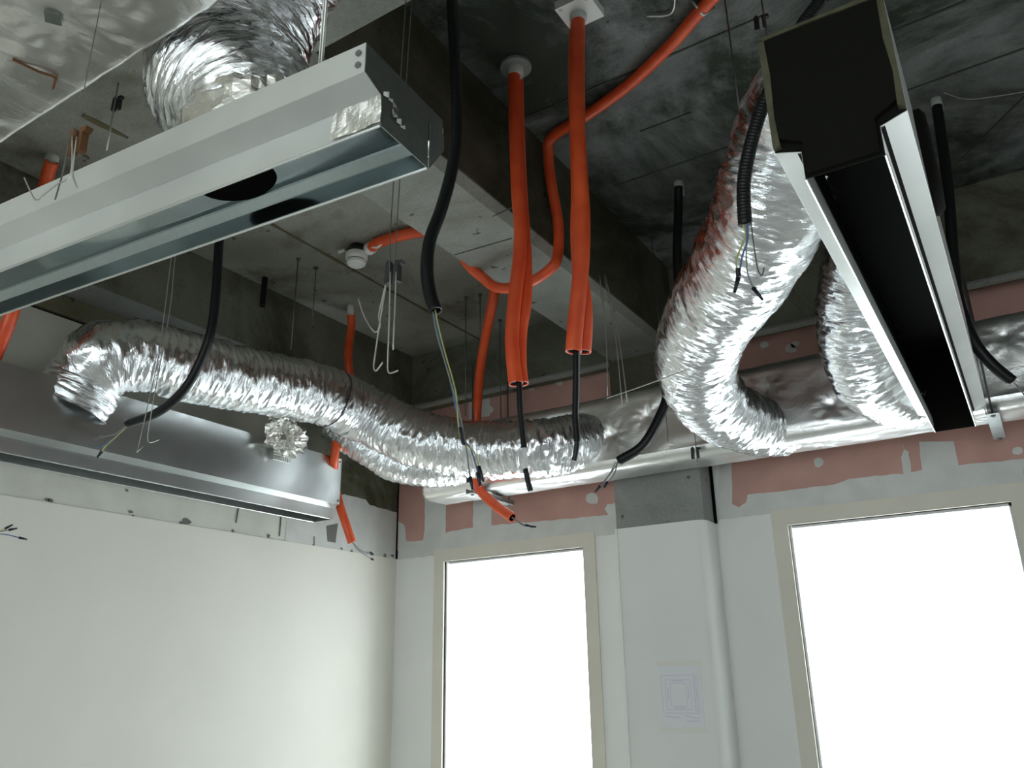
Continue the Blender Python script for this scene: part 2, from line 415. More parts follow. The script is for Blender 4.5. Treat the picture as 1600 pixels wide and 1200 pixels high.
# windows
def window(n, a, b, place, label):
    """place(u,v,z) -> world; u along wall, v depth into room (negative = inside the reveal)"""
    root = bpy.data.objects.new('window_%d' % n, None); COL.objects.link(root); struct(root, label)
    def bx(name, u0, u1, v0, v1, z0, z1, mt, par=root):
        p, q = place(u0, v0, z0), place(u1, v1, z1); return MB().box(p, q).build(name, mt, par)
    w = 0.077
    bx('frame_head', a - w, b + w, -0.075, 0.012, WZ1, WZ1 + 0.078, M['frame'])
    bx('frame_jamb', a - w, a, -0.075, 0.012, WZ0, WZ1, M['frame']); bx('frame_jamb', b, b + w, -0.075, 0.012, WZ0, WZ1, M['frame'])
    bx('frame_sill', a - w, b + w, -0.075, 0.04, WZ0 - 0.06, WZ0, M['frame'])
    s = 0.012
    bx('sash_stile', a, a + s, -0.06, -0.012, WZ0, WZ1, M['white']); bx('sash_stile', b - s, b, -0.06, -0.03, WZ0, WZ1, M['white'])
    bx('sash_rail', a, b, -0.06, -0.03, WZ1 - s, WZ1, M['white'])
    bx('pane', a + s, b - s, -0.048, -0.044, WZ0, WZ1 - s, M['glass'])
for k, (a, b) in enumerate(WIN):
    window(k + 1, a, b, lambda u, v, z: (u, YB - v, z), ['narrow blown-out window nearest the left corner, beige frame', 'blown-out window right of the column, beige frame', 'beige framed window further right along the wall', 'beige framed window at the far right end of the wall'][k])
for k, (a, b) in enumerate(FWIN):
    window(k + 5, a, b, lambda u, v, z: (u, YF + v, z), ['beige framed window behind the camera, nearest the left wall', 'middle beige framed window behind the camera', 'beige framed window behind the camera, nearest the right wall'][k])

# pink fire board over the windows and patches of joint compound
YP = YB - 0.006
def board(x0, x1, z0, z1):
    return MB().box((x0, YP, z0), (x1, YB + 0.001, z1)).build('plasterboard', M['pink'], wall_back)
board(0.004, 0.62, 2.50, 3.412); board(0.623, CX0, 2.50, 3.412); board(CX1 + 0.05, 3.10, 2.50, 3.412); board(3.103, 4.3, 2.50, 3.412); board(4.303, XR, 2.5, 3.412)
def ragged(pts, amp, step=0.02, seed=0.0):
    out = []
    for i, p in enumerate(pts):
        q = pts[(i + 1) % len(pts)]; n = max(1, int((Vector(q) - Vector(p)).length / step))
        for k in range(n):
            w = Vector(p).lerp(Vector(q), k / n)
            e = noise.noise_vector(w * 23 + Vector((seed, 0, 0))) * amp
            out.append((w.x + e.x, w.y + e.y))
    return out
def patch(px, amp=0.008, lift=0.0, name='compound_patch', mt=None):
    pts = [onY(x, y, YP) for x, y in px]
    poly = ragged([(p.x, p.z, 0) for p in pts], amp, seed=px[0][0])
    MB().prism([(x, YP - 0.0025 - lift, z) for x, z in poly], (0, 0.003 + lift, 0)).build(name, mt or M['skim'], wall_back)
# lower skim, left of the column: steps up between the pink areas
patch([(622, 874), (680, 868), (928, 838), (982, 832), (982, 802), (960, 800), (950, 805), (768, 821), (768, 760), (741, 765), (739, 824), (697, 832), (697, 770), (664, 775), (664, 830), (661, 845), (635, 846), (632, 820), (623, 815)], 0.006, 0.0)
# lower skim, right of the column
patch([(1124, 812), (1200, 802), (1600, 757), (1600, 717), (1498, 727), (1490, 690), (1436, 690), (1441, 734), (1424, 738), (1420, 705), (1413, 702), (1408, 715), (1412, 740), (1326, 748), (1310, 756), (1218, 768), (1168, 773), (1166, 785), (1155, 792), (1144, 788), (1142, 700), (1124, 705)], 0.005)
for c, r in [((925, 779), 10), ((960, 796), 14), ((1280, 722), 8), ((874, 596), 7), ((762, 640), 9), ((1236, 545), 9), ((1243, 538), 7), ((830, 607), 5), ((1590, 705), 8), ((1195, 540), 6)]:
    patch([(c[0] + r * math.cos(t * 0.7854), c[1] + r * 0.8 * math.sin(t * 0.7854)) for t in range(8)], 0.013, 0.0005)
patch([(733, 620), (765, 613), (766, 650), (733, 655)], 0.004)
struct(MB().tube([(0.2, 4.06, 3.405), (1.69, 4.06, 3.395)], 0.02, 8).build('trim_3', M['conc_beam']), 'grey fillet along the head of the pink board')
struct(MB().tube([(2.05, 4.06, 3.385), (4.6, 4.06, 3.375)], 0.02, 8).build('trim_4', M['conc_beam']), 'grey fillet along the pink board right of the column')


# ------------------------------------------------------------------ round foil ducts
def flex_mesh(path, rad, seg=96, step=0.005, amp=0.007, seed=0, ends=0.0):
    pts = resample(spline(path, 16), step); fr = frames(pts); b = MB(); b.uv = []
    k = len(pts)
    for i, (p, a, c) in enumerate(fr):
        s = i * step; e = i / (k - 1)
        rr = rad(e) if callable(rad) else rad
        for j in range(seg + 1):
            t = 2 * math.pi * j / seg; ct, st = math.cos(t), math.sin(t)
            sag = 0.010 * math.sin(s * 2 * math.pi / 0.045 + t)        # spring wire helix under the sleeve
            w1 = noise.noise(Vector((s * 55 + seed, ct * 2.2, st * 2.2)))
            w2 = noise.noise(Vector((s * 9 + seed, ct * 1.1 + 5, st * 1.1)))
            w3 = 1 - abs(noise.noise(Vector((s * 42 + seed + 9 + 1.2 * w2, ct * 1.5, st * 1.5)))) * 3
            w4 = 1 - abs(noise.noise(Vector((s * 95 + seed + 3 + 2.0 * ct, ct * 3.2, st * 3.2)))) * 3
            r_ = rr * (1 + 0.07 * w2) + amp * (w1 * 0.4 + w3 * 0.6 + w4 * 0.4) + sag * 0.12
            b.v.append(p + (a * ct + c * st) * r_); b.uv.append((s, t * rr))
    n1 = seg + 1
    for i in range(k - 1):
        for j in range(seg):
            b.f.append([i * n1 + j, i * n1 + j + 1, (i + 1) * n1 + j + 1, (i + 1) * n1 + j])
    return b, pts

def band(path_pts, r, w, i, mt, name, parent):
    """a strap or tape wound round the duct at sample i"""
    fr = frames(path_pts); p, a, c = fr[i]; t = a.cross(c)
    ring = [p + (a * math.cos(q) + c * math.sin(q)) * (r + 0.003 * math.sin(q * 5)) for q in [2 * math.pi * k / 40 for k in range(41)]]
    b = MB()
    for q in range(40):
        n = len(b.v)
        b.v += [ring[q] - t * w / 2, ring[q + 1] - t * w / 2, ring[q + 1] + t * w / 2, ring[q] + t * w / 2]; b.f.append([n, n + 1, n + 2, n + 3])
    return b.build(name, mt, parent, True, 0.002)

def flex(label, path, rad, seed, straps=(), amp=0.007):
    root = thing('flexible_duct', label, 'duct', path[0], 'flexible foil ducts')
    b, pts = flex_mesh(path, rad, seed=seed, amp=amp)
    b.build('foil_sleeve', M['foil_flex'], root, True)
    for e, w in straps:
        i = int(e * (len(pts) - 1)); band(pts, (rad(e) if callable(rad) else rad) * 1.06, w, i, M['clip'], 'strap', root)
    keep(root); return root

# C: big drop from the right-hand diffuser to the wrapped duct
pC = [Vector((3.33, 1.95, 3.115)), Vector((3.25, 1.98, 3.115)), Vector((3.19, 2.04, 3.07)), onY(1200, 335, 2.16), onY(1152, 428, 2.42), onY(1098, 515, 2.80), onY(1090, 588, 3.12), onY(1124, 638, 3.42), onY(1178, 664, 3.70), onY(1225, 668, 3.86)]
flex('thick crumpled foil duct curving down from the right-hand diffuser to the wrapped duct', pC, lambda e: 0.160 - 0.03 * max(0, e - 0.6) / 0.4, 3, amp=0.008)
# D: behind the right-hand diffuser
pD = [Vector((3.31, 2.93, 3.14)), Vector((3.20, 3.04, 3.13)), onY(1340, 518, 3.24), onY(1362, 588, 3.46), onY(1405, 612, 3.70), onY(1425, 618, 3.86)]
flex('short foil duct half hidden behind the right-hand diffuser', pD, 0.148, 11)
# FA: long run over the left-hand diffuser to the wrapped duct
pA = [Vector((0.20, 1.80, 2.80)), onX(140, 585, 0.24), onX(165, 560, 0.33), onX(220, 556, 0.40), onX(300, 575, 0.45), onX(400, 596, 0.50), onX(500, 616, 0.56), onY(575, 650, 3.18), onY(650, 684, 3.32), onY(740, 702, 3.46), onY(835, 700, 3.56), onY(895, 692, 3.70), onY(945, 682, 3.85)]
flex('long foil duct snaking from the left-hand diffuser along the wall to the wrapped duct', pA, lambda e: 0.158 - 0.012 * e, 23, [(0.475, 0.006)])
# B: lower flex under it
pB = [onX(520, 660, 0.30), onY(575, 698, 3.38), onY(622, 724, 3.50), onY(672, 732, 3.60), onY(728, 729, 3.72)]
flex('thinner foil duct sagging below the long run near the left corner', pB, 0.105, 37, amp=0.005)
# E: above the near diffuser
pE = [Vector((2.29, 0.945, 2.69)), Vector((2.28, 0.985, 2.86)), onY(352, 130, 1.01), onY(372, 50, 1.03), onY(425, -60, 1.05), onY(520, -160, 1.02)]
flex('crumpled foil duct rising from the near diffuser at upper left', pE, lambda e: 0.176 - 0.066 * max(0, 0.28 - e) / 0.28, 51, amp=0.010)


col_e = [o for o in COL.objects if o.get('label', '').startswith('crumpled foil duct rising')][0]
b = MB(); b.uv = []; n = 54
for i in range(9):
    for k in range(n + 1):
        a = 2 * math.pi * k / n; e = i / 8
        ca, sa = math.cos(a), math.sin(a)
        r_ = 0.178 + 0.010 * e + 0.022 * noise.noise(Vector((ca * 4, sa * 4, e * 3))) * (1.2 - e)
        h = 0.045 - 0.05 * e + 0.13 * e * 0 + 0.018 * noise.noise(Vector((ca * 6 + 4, sa * 6, e * 4)))
        p = Vector((2.29 + r_ * ca * 0.93, 0.955 + r_ * sa * 0.66, 2.765 + h + 0.05 * (1 - e)))
        b.v.append(p - Vector(col_e.location)); b.uv.append((a * 0.17, e * 0.1))
for i in range(8):
    for k in range(n): b.f.append([i * (n + 1) + k, i * (n + 1) + k + 1, (i + 1) * (n + 1) + k + 1, (i + 1) * (n + 1) + k])
b.build('torn_foil_collar', M['foil_tape'], col_e)

# ------------------------------------------------------------------ foil wrapped rectangular ducts
def wrapped(root, name, x0, x1, y0, y1, z0, z1, pins, rnd=0.03, seed=0, step=0.014, wave=0.01, mt='foil_wrap', ps=1.0):
    """rounded box swept along x, foil skin with pin dimples; pins: (x, side, t)"""
    prof = []
    cs = [(y0 + rnd, z0 + rnd, math.pi), (y1 - rnd, z0 + rnd, 1.5 * math.pi), (y1 - rnd, z1 - rnd, 0), (y0 + rnd, z1 - rnd, 0.5 * math.pi)]
    ring = []
    for cy_, cz_, a0 in cs:
        for i in range(5):
            a = a0 + math.pi / 2 * i / 4; ring.append((cy_ + rnd * math.cos(a), cz_ + rnd * math.sin(a)))
    ring.append(ring[0]); dense = []
    for (a, c) in zip(ring, ring[1:]):
        Ls = math.hypot(c[0] - a[0], c[1] - a[1]); n = max(1, int(round(Ls / step)))
        for i in range(n): dense.append((a[0] + (c[0] - a[0]) * i / n, a[1] + (c[1] - a[1]) * i / n))
    dense.append(dense[0]); K = len(dense); cy_, cz_ = (y0 + y1) / 2, (z0 + z1) / 2
    b = MB(); b.uv = []; nx = int((x1 - x0) / step)
    for i in range(nx + 1):
        x = x0 + (x1 - x0) * i / nx; per = 0
        for j, (y, z) in enumerate(dense):
            if j: per += math.hypot(y - dense[j - 1][0], z - dense[j - 1][1])
            d = wave * noise.noise(Vector((x * 2.3 + seed, y * 3, z * 3))) + wave * 0.45 * noise.noise(Vector((x * 9 + seed, y * 12, z * 12)))
            nrm = Vector((0, 0, 0))
            if y <= y0 + rnd: nrm.y = -1
            elif y >= y1 - rnd: nrm.y = 1
            if z <= z0 + rnd: nrm.z = -1
            elif z >= z1 - rnd: nrm.z = 1
            nrm.normalize()
            for (px_, py_, pz_) in pins:
                dd = math.sqrt((x - px_) ** 2 + (y - py_) ** 2 + (z - pz_) ** 2)
                dd /= ps
                if dd < 0.2:
                    an = math.atan2((z - pz_) + (y - py_), x - px_)
                    d += -0.016 * math.exp(-dd / 0.022) + 0.0036 * math.sin(an * 9 + px_ * 9 + 1.5 * noise.noise(Vector((x * 9, y * 9, z * 9)))) * math.exp(-((dd - 0.045) / 0.035) ** 2)
            if nrm.y and nrm.z: d *= 0.4
            b.v.append(Vector((x, y, z)) + nrm * d); b.uv.append((x, per))
    for i in range(nx):
        for j in range(K - 1): b.f.append([i * K + j, i * K + j + 1, (i + 1) * K + j + 1, (i + 1) * K + j])
    b.f.append([j for j in range(K - 1)]); b.f.append([nx * K + j for j in range(K - 1)][::-1])
    return b.build(name, M[mt], root, True)

yn, yf, zb, zt = 3.70, 3.975, 2.685, 3.085
root = thing('wrapped_duct', 'long rectangular duct wrapped in foil running above the windows', 'duct', (2.5, 3.83, zb))
pins = [(2.02, yn, 2.93), (2.22, yn, 2.97), (1.82, yn, 2.86), (1.2, yn, 2.8), (2.62, yn, 2.95), (3.05, yn, 2.95), (3.75, yn, 2.9), (3.6, yn, 2.98), (2.9, yn, 2.82), (0.9, 3.84, zb), (1.5, 3.84, zb), (2.1, 3.84, zb), (2.8, 3.84, zb), (3.4, 3.84, zb)]
wrapped(root, 'foil_skin', 0.60, 5.4, yn, yf, zb, zt, pins, 0.05, 2, 0.014, 0.013)
MB().box((0.59, yn + 0.01, zb + 0.01), (0.603, yf - 0.01, zt - 0.25)).build('end_cap', M['foil_tape'], root)
b = MB(); b.uv = []
keep(root)

root = thing('wrapped_duct', 'wide foil-insulated duct close overhead in the upper left corner', 'duct', (1.2, 0.4, 3.0))
zt2 = 3.0
pp = [onZ(82, 32, zt2), onZ(-60, 60, zt2), onZ(230, -40, zt2), onZ(-120, 170, zt2)]
wrapped(root, 'foil_skin', 0.3, 6.5, -0.5, 0.805, zt2, 3.32, [tuple(p) for p in pp], 0.012, 8, 0.016, 0.005, 'foil_matt', 2.6)
for p in pp[:1]:
    MB().prism([(p.x + 0.022 * math.cos(t * 1.571 + 0.2), p.y + 0.022 * math.sin(t * 1.571 + 0.2), zt2 + 0.004) for t in range(4)], (0, 0, 0.003)).build('pin_washer', M['galv_end'], root)
# stain scratch on its underside
q = [onZ(x, y, zt2) for x, y in ((20, 92), (45, 104), (62, 112), (82, 118), (88, 122), (83, 138))]
MB().tube([Vector((p.x, p.y, zt2 - 0.001)) for p in q], 0.003, 6).build('brown_scratch', M['rust'], root)
keep(root)


# ------------------------------------------------------------------ linear slot diffusers with plenum box
def diffuser(name, label, Lh, top, loc, rot, lined=False, arch=False, screws=True, end_mat='galv_end', side_mat='galv', far_mat=None):
    """local x along the length 0..Lh, rim at z=0, cross section symmetric in y"""
    root = thing(name, label, 'diffuser', loc, 'linear slot diffusers')
    hw, tw, sh = 0.121, 0.072, 0.066
    for s in (-1, 1):
        MB().sheet([(0, s * hw, top), (0, s * hw, sh + 0.012)], (Lh, 0, 0)).build('side_panel', M[side_mat], root, False, 0.0016)
        MB().sheet([(0, s * hw, sh + 0.012), (0, s * (tw + 0.001), sh - 0.004)], (Lh, 0, 0)).build('shelf', M[side_mat], root, False, 0.0016)
        lip = MB().sheet([(0, s * tw, sh - 0.004), (0, s * tw, 0)], (Lh, 0, 0)).build('slot_lip', M[side_mat], root, False, 0.0016)
        MB().tube([(0, s * tw, 0), (Lh, s * tw, 0)], 0.0028, 6).build('hemmed_edge', M['galv'], lip)
    if arch:
        rf = MB().sheet([(0, -tw + 0.002, sh - 0.008)] + [(0, -tw + 0.012 + i * 0.0113, sh - 0.006 + 0.004 * math.sin(math.pi * i / 10)) for i in range(11)], (Lh, 0, 0)).build('trough_roof', M['galv_shiny'], root, True, 0.001)
        MB().sheet([(0, 0.053, sh - 0.006), (0, 0.055, sh - 0.010), (0, 0.068, 0.040), (0, tw - 0.002, 0.038), (0, tw - 0.002, 0.002)], (Lh, 0, 0)).build('inner_baffle', M['galv_shiny'], root, False, 0.001)
        MB().box((0, -hw, top - 0.006), (Lh, hw, top)).build('top_panel', M['galv'], root)
    else:
        MB().box((0, -hw, top - 0.002), (Lh, hw, top)).build('top_panel', M['galv'], root)
        if lined:
            for s in (-1, 1):
                MB().sheet([(0.004, s * (tw - 0.004), sh - 0.012), (0.004, s * (hw - 0.012), sh + 0.02), (0.004, s * (hw - 0.012), top - 0.01)], (Lh - 0.008, 0, 0)).build('black_lining', M['lining'], root)
            MB().box((0.004, -hw + 0.01, top - 0.02), (Lh - 0.004, hw - 0.01, top - 0.008)).build('black_lining', M['lining'], root)
    hat = [(-hw, top), (hw, top), (hw, sh + 0.012), (tw, sh), (tw, 0), (-tw, 0), (-tw, sh), (-hw, sh + 0.012)]
    for x in (0, Lh):
        e = MB().prism([(x - 0.001, y, z) for y, z in hat], (0.002, 0, 0)).build('end_plate', M[(far_mat or end_mat) if x else end_mat], root)
        if screws:
            for s in (-1, 1):
                sg = -1 if x else 1
                for zz in (top - 0.018, sh + 0.03):
                    cx = x + sg * 0.014
                    MB().prism([(cx + 0.006 * math.cos(t * 0.524), s * (hw + 0.001), zz + 0.006 * math.sin(t * 0.524)) for t in range(12)], (0, s * 0.003, 0)).build('screw', M['galv_end'], root)
    root.rotation_euler = (0, 0, rot)
    return root

# near diffuser, upper left (its right end is 0.95 m from the camera axis)
TH = math.radians(4.3)
NL = 1.75
ez = Vector((2.736, 0.959, 2.600))
near = diffuser('slot_diffuser', 'bright galvanised slot diffuser hanging close overhead at upper left', NL, 0.139,
                ez - Vector((math.cos(TH), math.sin(TH), 0)) * NL, TH, arch=True, side_mat='galv_matt')
hx = (onZ(383, 290, 2.665) - near.location); hx = hx.x * math.cos(TH) + hx.y * math.sin(TH)
def arch_z(y):
    t = min(1, max(0, (y + 0.060) / 0.113)); return 0.0595 + 0.004 * math.sin(math.pi * t)
b = MB(); NR = 10; NS = 36
b.v.append(Vector((hx, -0.004, arch_z(-0.004) - 0.0025)))
for i in range(1, NR + 1):
    for k in range(NS):
        a = 2 * math.pi * k / NS; y = -0.004 + 0.056 * i / NR * math.sin(a); b.v.append(Vector((hx + 0.095 * i / NR * math.cos(a), y, arch_z(y) - 0.0025)))
for k in range(NS): b.f.append([0, 1 + k, 1 + (k + 1) % NS])
for i in range(NR - 1):
    for k in range(NS):
        b.f.append([1 + i * NS + k, 1 + (i + 1) * NS + k, 1 + (i + 1) * NS + (k + 1) % NS, 1 + i * NS + (k + 1) % NS])
b.build('duct_opening', M['dark'], near, True)
# foil tape over its right corner joint and torn scraps on the end plate
b = MB(); b.uv = []
g = 14
for i in range(g + 1):
    for j in range(9):
        u, v = i / g, j / 8
        x = NL - 0.105 + 0.107 * u; z = 0.004 + 0.058 * v
        b.v.append(Vector((x, -0.0755 - 0.0035 * abs(noise.noise(Vector((x * 40, z * 40, 2)))) - 0.0015 * math.sin(u * 9 + v * 5), z))); b.uv.append((x, z))
for i in range(g):
    for j in range(8): b.f.append([i * 9 + j, i * 9 + j + 1, (i + 1) * 9 + j + 1, (i + 1) * 9 + j])
b.build('foil_tape_patch', M['foil_tape'], near)
for k in range(2):
    y = -0.07 + 0.02 * k; z = 0.05 - 0.012 * k + 0.02 * random.random()
    b = MB(); b.uv = []
    for i in range(7):
        for j in (0, 1):
            b.v.append(Vector((NL + 0.002 + 0.008 * abs(math.sin(i * 1.7 + k)), y + 0.006 * i, z + (0.004 + 0.003 * math.sin(i * 2.1)) * (1 if j else -1) - 0.002 * i))); b.uv.append((i * 0.01, j * 0.01))
    for i in range(6): b.f.append([i * 2, i * 2 + 1, i * 2 + 3, i * 2 + 2])
    b.build('torn_tape', M['foil_tape'], near, False, 0.0006)
# folded bracket at the far corner of its end
b = MB().prism([(NL - 0.002, 0.121, 0.066), (NL + 0.001, 0.121, 0.120), (NL - 0.045, 0.121, 0.066)], (0, 0.003, 0)); b.build('corner_bracket', M['galv_matt'], near)
MB().prism([(NL + 0.002, 0.074, 0.0), (NL + 0.002, 0.121, 0.066), (NL + 0.002, 0.121, 0.10), (NL + 0.002, 0.074, 0.10)], (0.003, 0, 0)).build('end_flange', M['galv_end'], near)

# right diffuser, seen from below with its black lining
right = diffuser('slot_diffuser', 'black-lined slot diffuser with pale flanges pointing at the right-hand window', 2.12, 0.345, (3.386, 1.468, 2.600), math.radians(90) + math.radians(0.6), lined=True, end_mat='lining', far_mat='lining', side_mat='galv_matt', screws=False)
# insulation slabs on its end plate
b = MB()
b.v = []
ins = [(-0.002, -0.112, 0.10), (-0.002, -0.108, 0.335), (-0.002, 0.105, 0.338), (-0.002, 0.112, 0.10), (-0.002, 0.066, 0.075), (-0.002, 0.066, 0.006), (-0.002, -0.064, 0.006), (-0.002, -0.066, 0.075)]
b.prism(ins, (-0.014, 0, 0)).build('end_insulation', M['lining'], right)
for ins_edge in ([(-0.121, 0.345), (-0.121, 0.08), (-0.108, 0.085), (-0.112, 0.16), (-0.107, 0.24), (-0.110, 0.345)], [(0.121, 0.345), (0.121, 0.08), (0.107, 0.082), (0.110, 0.15), (0.106, 0.25), (0.109, 0.345)], [(-0.121, 0.348), (0.121, 0.348), (0.118, 0.338), (0.02, 0.341), (-0.118, 0.337)]):
    MB().prism([(-0.017, y, z) for y, z in ins_edge], (0.016, 0, 0)).build('frayed_insulation_edge', M['insul'], right)
sp_ = MB().tube([(0.5, -0.118, 0.25), (0.5, -0.135, 0.25), (0.5, -0.145, 0.25), (0.5, -0.148, 0.25)], [0.13, 0.13, 0.115, 0.06], 30); sp_.build('shaded_spigot', M['lining'], right, True)  # foil duct end in shade, its darkness painted with the black lining colour

# left diffuser against the left wall
left = diffuser('slot_diffuser', 'dull galvanised slot diffuser box hung along the left wall', 3.6, 0.337, (0.179, -0.26, 2.553), math.radians(90), side_mat='galv')
def lpt(p): return p - Vector(left.location)
# torn foil collar and wire mesh at its far spigot
c0 = onX(437, 684, 0.31)
root = left
b = MB(); b.uv = []
n = 46
for i in range(9):
    for k in range(n + 1):
        a = 2 * math.pi * k / n; e = i / 8
        r_ = 0.02 + 0.105 * e + 0.03 * noise.noise(Vector((math.cos(a) * 3, math.sin(a) * 3, e * 5))) * (0.3 + e)
        dx = 0.05 * e * (1 - 0.6 * e) + 0.03 * noise.noise(Vector((math.cos(a) * 5 + 7, math.sin(a) * 5, e * 6)))
        # world offsets: disc facing the room, leaning
        w = c0 + Vector((0.03 + dx, r_ * math.cos(a) * 1.15, r_ * math.sin(a) * 0.85))
        q = w - Vector(left.location); b.v.append(Vector((q.y, -q.x, q.z))); b.uv.append((e * 0.1, a * 0.1))
for i in range(8):
    for k in range(n): b.f.append([i * (n + 1) + k, i * (n + 1) + k + 1, (i + 1) * (n + 1) + k + 1, (i + 1) * (n + 1) + k])
b.build('torn_foil_collar', M['foil_tape'], left)
b = MB()
for k in range(9):
    y = c0.y - 0.09 + 0.014 * k + 0.06; z0_ = c0.z - 0.12
    for p, q in [((0.306, y, c0.z - 0.05), (0.310, y, z0_))]:
        a = Vector(p) - Vector(left.location); c = Vector(q) - Vector(left.location)
        b.tube([Vector((a.y, -a.x, a.z)), Vector((c.y, -c.x, c.z))], 0.0016, 4)
for k in range(6):
    z = c0.z - 0.05 - 0.014 * k
    a = Vector((0.308, c0.y - 0.03, z)) - Vector(left.location); c = Vector((0.308, c0.y + 0.085, z)) - Vector(left.location)
    b.tube([Vector((a.y, -a.x, a.z)), Vector((c.y, -c.x, c.z))], 0.0016, 4)
b.build('wire_mesh', M['steel'], left)


# ------------------------------------------------------------------ conduits
def ribbed(pts, r, pitch=0.008, seg=14):
    P = resample(pts, pitch / 3); return P, [r * (1.0 if i % 3 else 0.86) for i in range(len(P))]
def conduit(label, strands, mt, r, cat='conduit', ferrule=None, wires=(), name='conduit', rib=False, group=None, base=None):
    """strands: list of point lists; ferrule: (point, radius, length); wires: list of (points, material, tip)"""
    root = thing(name, label, cat, strands[0][0], group)
    for k, st in enumerate(strands):
        P = spline(st, 10)
        if rib:
            P, rs = ribbed(P, r); MB().tube(P, rs, 14).build('corrugated_tube', mt, root, True)
        else:
            o = MB().tube(P, r, 14, cap=False).build('tube', mt, root, True, 0.004)
            MB().tube([P[-1] - (P[-1] - P[-2]).normalized() * 0.006, P[-1] - (P[-1] - P[-2]).normalized() * 0.004], r * 0.8, 12).build('bore', M['dark'], o)
    if ferrule:
        p, fr, fl = ferrule; p = Vector(p)
        MB().tube([p + Vector((0, 0, 0.02)), p - Vector((0, 0, fl))], fr, 16).build('ferrule', M['ferrule'], root, True)
    for w in wires:
        pts, wm, wr = w[0], w[1], w[2]; P = spline(pts, 8)
        o = MB().tube(P, wr, 6).build('wire', wm, root, True)
        if len(w) > 3:
            d = (P[-1] - P[-2]).normalized()
            MB().tube([P[-1] - d * 0.01, P[-1] + d * w[3]], [wr * 2.6, wr * 1.5], 8).build('taped_tip', M['tape'], o, True)
    keep(root); return root

# two orange twin bundles hanging from the slab
y1 = 2.18
p1 = pathY([(803, 112), (805, 200), (809, 300), (813, 350), (812, 400), (804, 470), (800, 530), (803, 575), (806, 600)], y1)
p2 = pathY([(808, 112), (810, 200), (814, 300), (818, 360), (821, 420), (820, 470), (813, 520), (812, 570), (815, 600)], y1 + 0.05)
root = conduit('twin orange conduit hanging from a round ceiling base, left of the junction-box pair', [p1, p2], M['orange'], 0.0225, ferrule=(onZ(806, 103, ZR), 0.030, 0.045),
        wires=[(pathY([(811, 595), (813, 640), (817, 680), (819, 700)], y1), M['black'], 0.010), (pathY([(819, 700), (821, 735)], y1), M['white'], 0.007), (pathY([(821, 733), (825, 752), (829, 767)], y1), M['tape'], 0.009)], group='twin orange conduits')
base = MB(); c = onZ(806, 103, ZR)
base.prism([Vector((c.x + 0.06 * math.cos(t * 0.2618), c.y + 0.06 * math.sin(t * 0.2618), ZR - 0.012)) - Vector(root.location) for t in range(24)], (0, 0, 0.012)).build('ceiling_base', M['conc_col'], root)
y2 = 2.066
p1 = pathY([(903, 24), (902, 100), (903, 200), (907, 280), (910, 340), (909, 400), (904, 460), (899, 510), (896, 550)], y2)
p2 = pathY([(901, 24), (899, 120), (902, 220), (904, 300), (903, 360), (906, 420), (913, 480), (913, 520), (911, 550)], y2 + 0.05)
root = conduit('twin orange conduit hanging from the white junction box', [p1, p2], M['orange'], 0.0235, ferrule=(onZ(903, 12, ZR), 0.030, 0.05),
        wires=[(pathY([(900, 545), (900, 600), (899, 650), (902, 690)], y2), M['black'], 0.010), (pathY([(902, 686), (900, 705), (897, 720)], y2), M['tape'], 0.008), (pathY([(905, 548), (904, 600), (902, 660)], y2), M['wire_g'], 0.003)], group='twin orange conduits')
c = onZ(905, 8, ZR)
jb = MB().box((c.x - 0.065, c.y - 0.06, ZR - 0.035), (c.x + 0.065, c.y + 0.06, ZR)).build('junction_box', M['white'])
tag(jb, 'white square junction box on the slab at top centre', 'junction box')
MB().tube([(c.x - 0.05, c.y - 0.045, ZR - 0.037), (c.x - 0.05, c.y - 0.045, ZR - 0.034)], 0.007, 10).build('lid_screw', M['galv_end'], jb)
MB().tube([(c.x + 0.05, c.y - 0.045, ZR - 0.037), (c.x + 0.05, c.y - 0.045, ZR - 0.034)], 0.007, 10).build('lid_screw', M['galv_end'], jb)

# orange run across the slab, down the beam and looping beneath it
pr = [onZ(x, y, ZR - 0.03) for x, y in ((1350, -240), (1150, -40), (1095, 16), (1050, 68), (985, 130), (920, 178), (862, 215))] + [Vector((2.10, 2.64, 3.80))] + [onX(x, y, 2.095) for x, y in ((862, 290), (872, 350))] + [Vector((2.085, 2.72, 3.39)), onZ(862, 418, 3.31), onZ(822, 444, 3.285), onZ(782, 450, 3.30), onZ(757, 436, 3.36), Vector((1.66, 2.62, 3.47)), Vector((1.655, 2.64, 3.74))]
root = conduit('orange conduit clipped across the slab and looping under the concrete beam', [pr], M['orange'], 0.021)
for (x, y) in ((1098, 14),):
    c = onZ(x, y, ZR - 0.03); loc = Vector(root.location)
    d = (onZ(1050, 68, ZR - 0.03) - c).normalized(); s = Vector((-d.y, d.x, 0))
    b = MB().tube([c - loc + s * 0.05 + Vector((0, 0, 0.025)), c - loc + s * 0.026 + Vector((0, 0, 0.0)), c - loc - Vector((0, 0, 0.026)), c - loc - s * 0.026, c - loc - s * 0.05 + Vector((0, 0, 0.025))], 0.006, 6)
    b.build('saddle_clip', M['steel'], root, True)
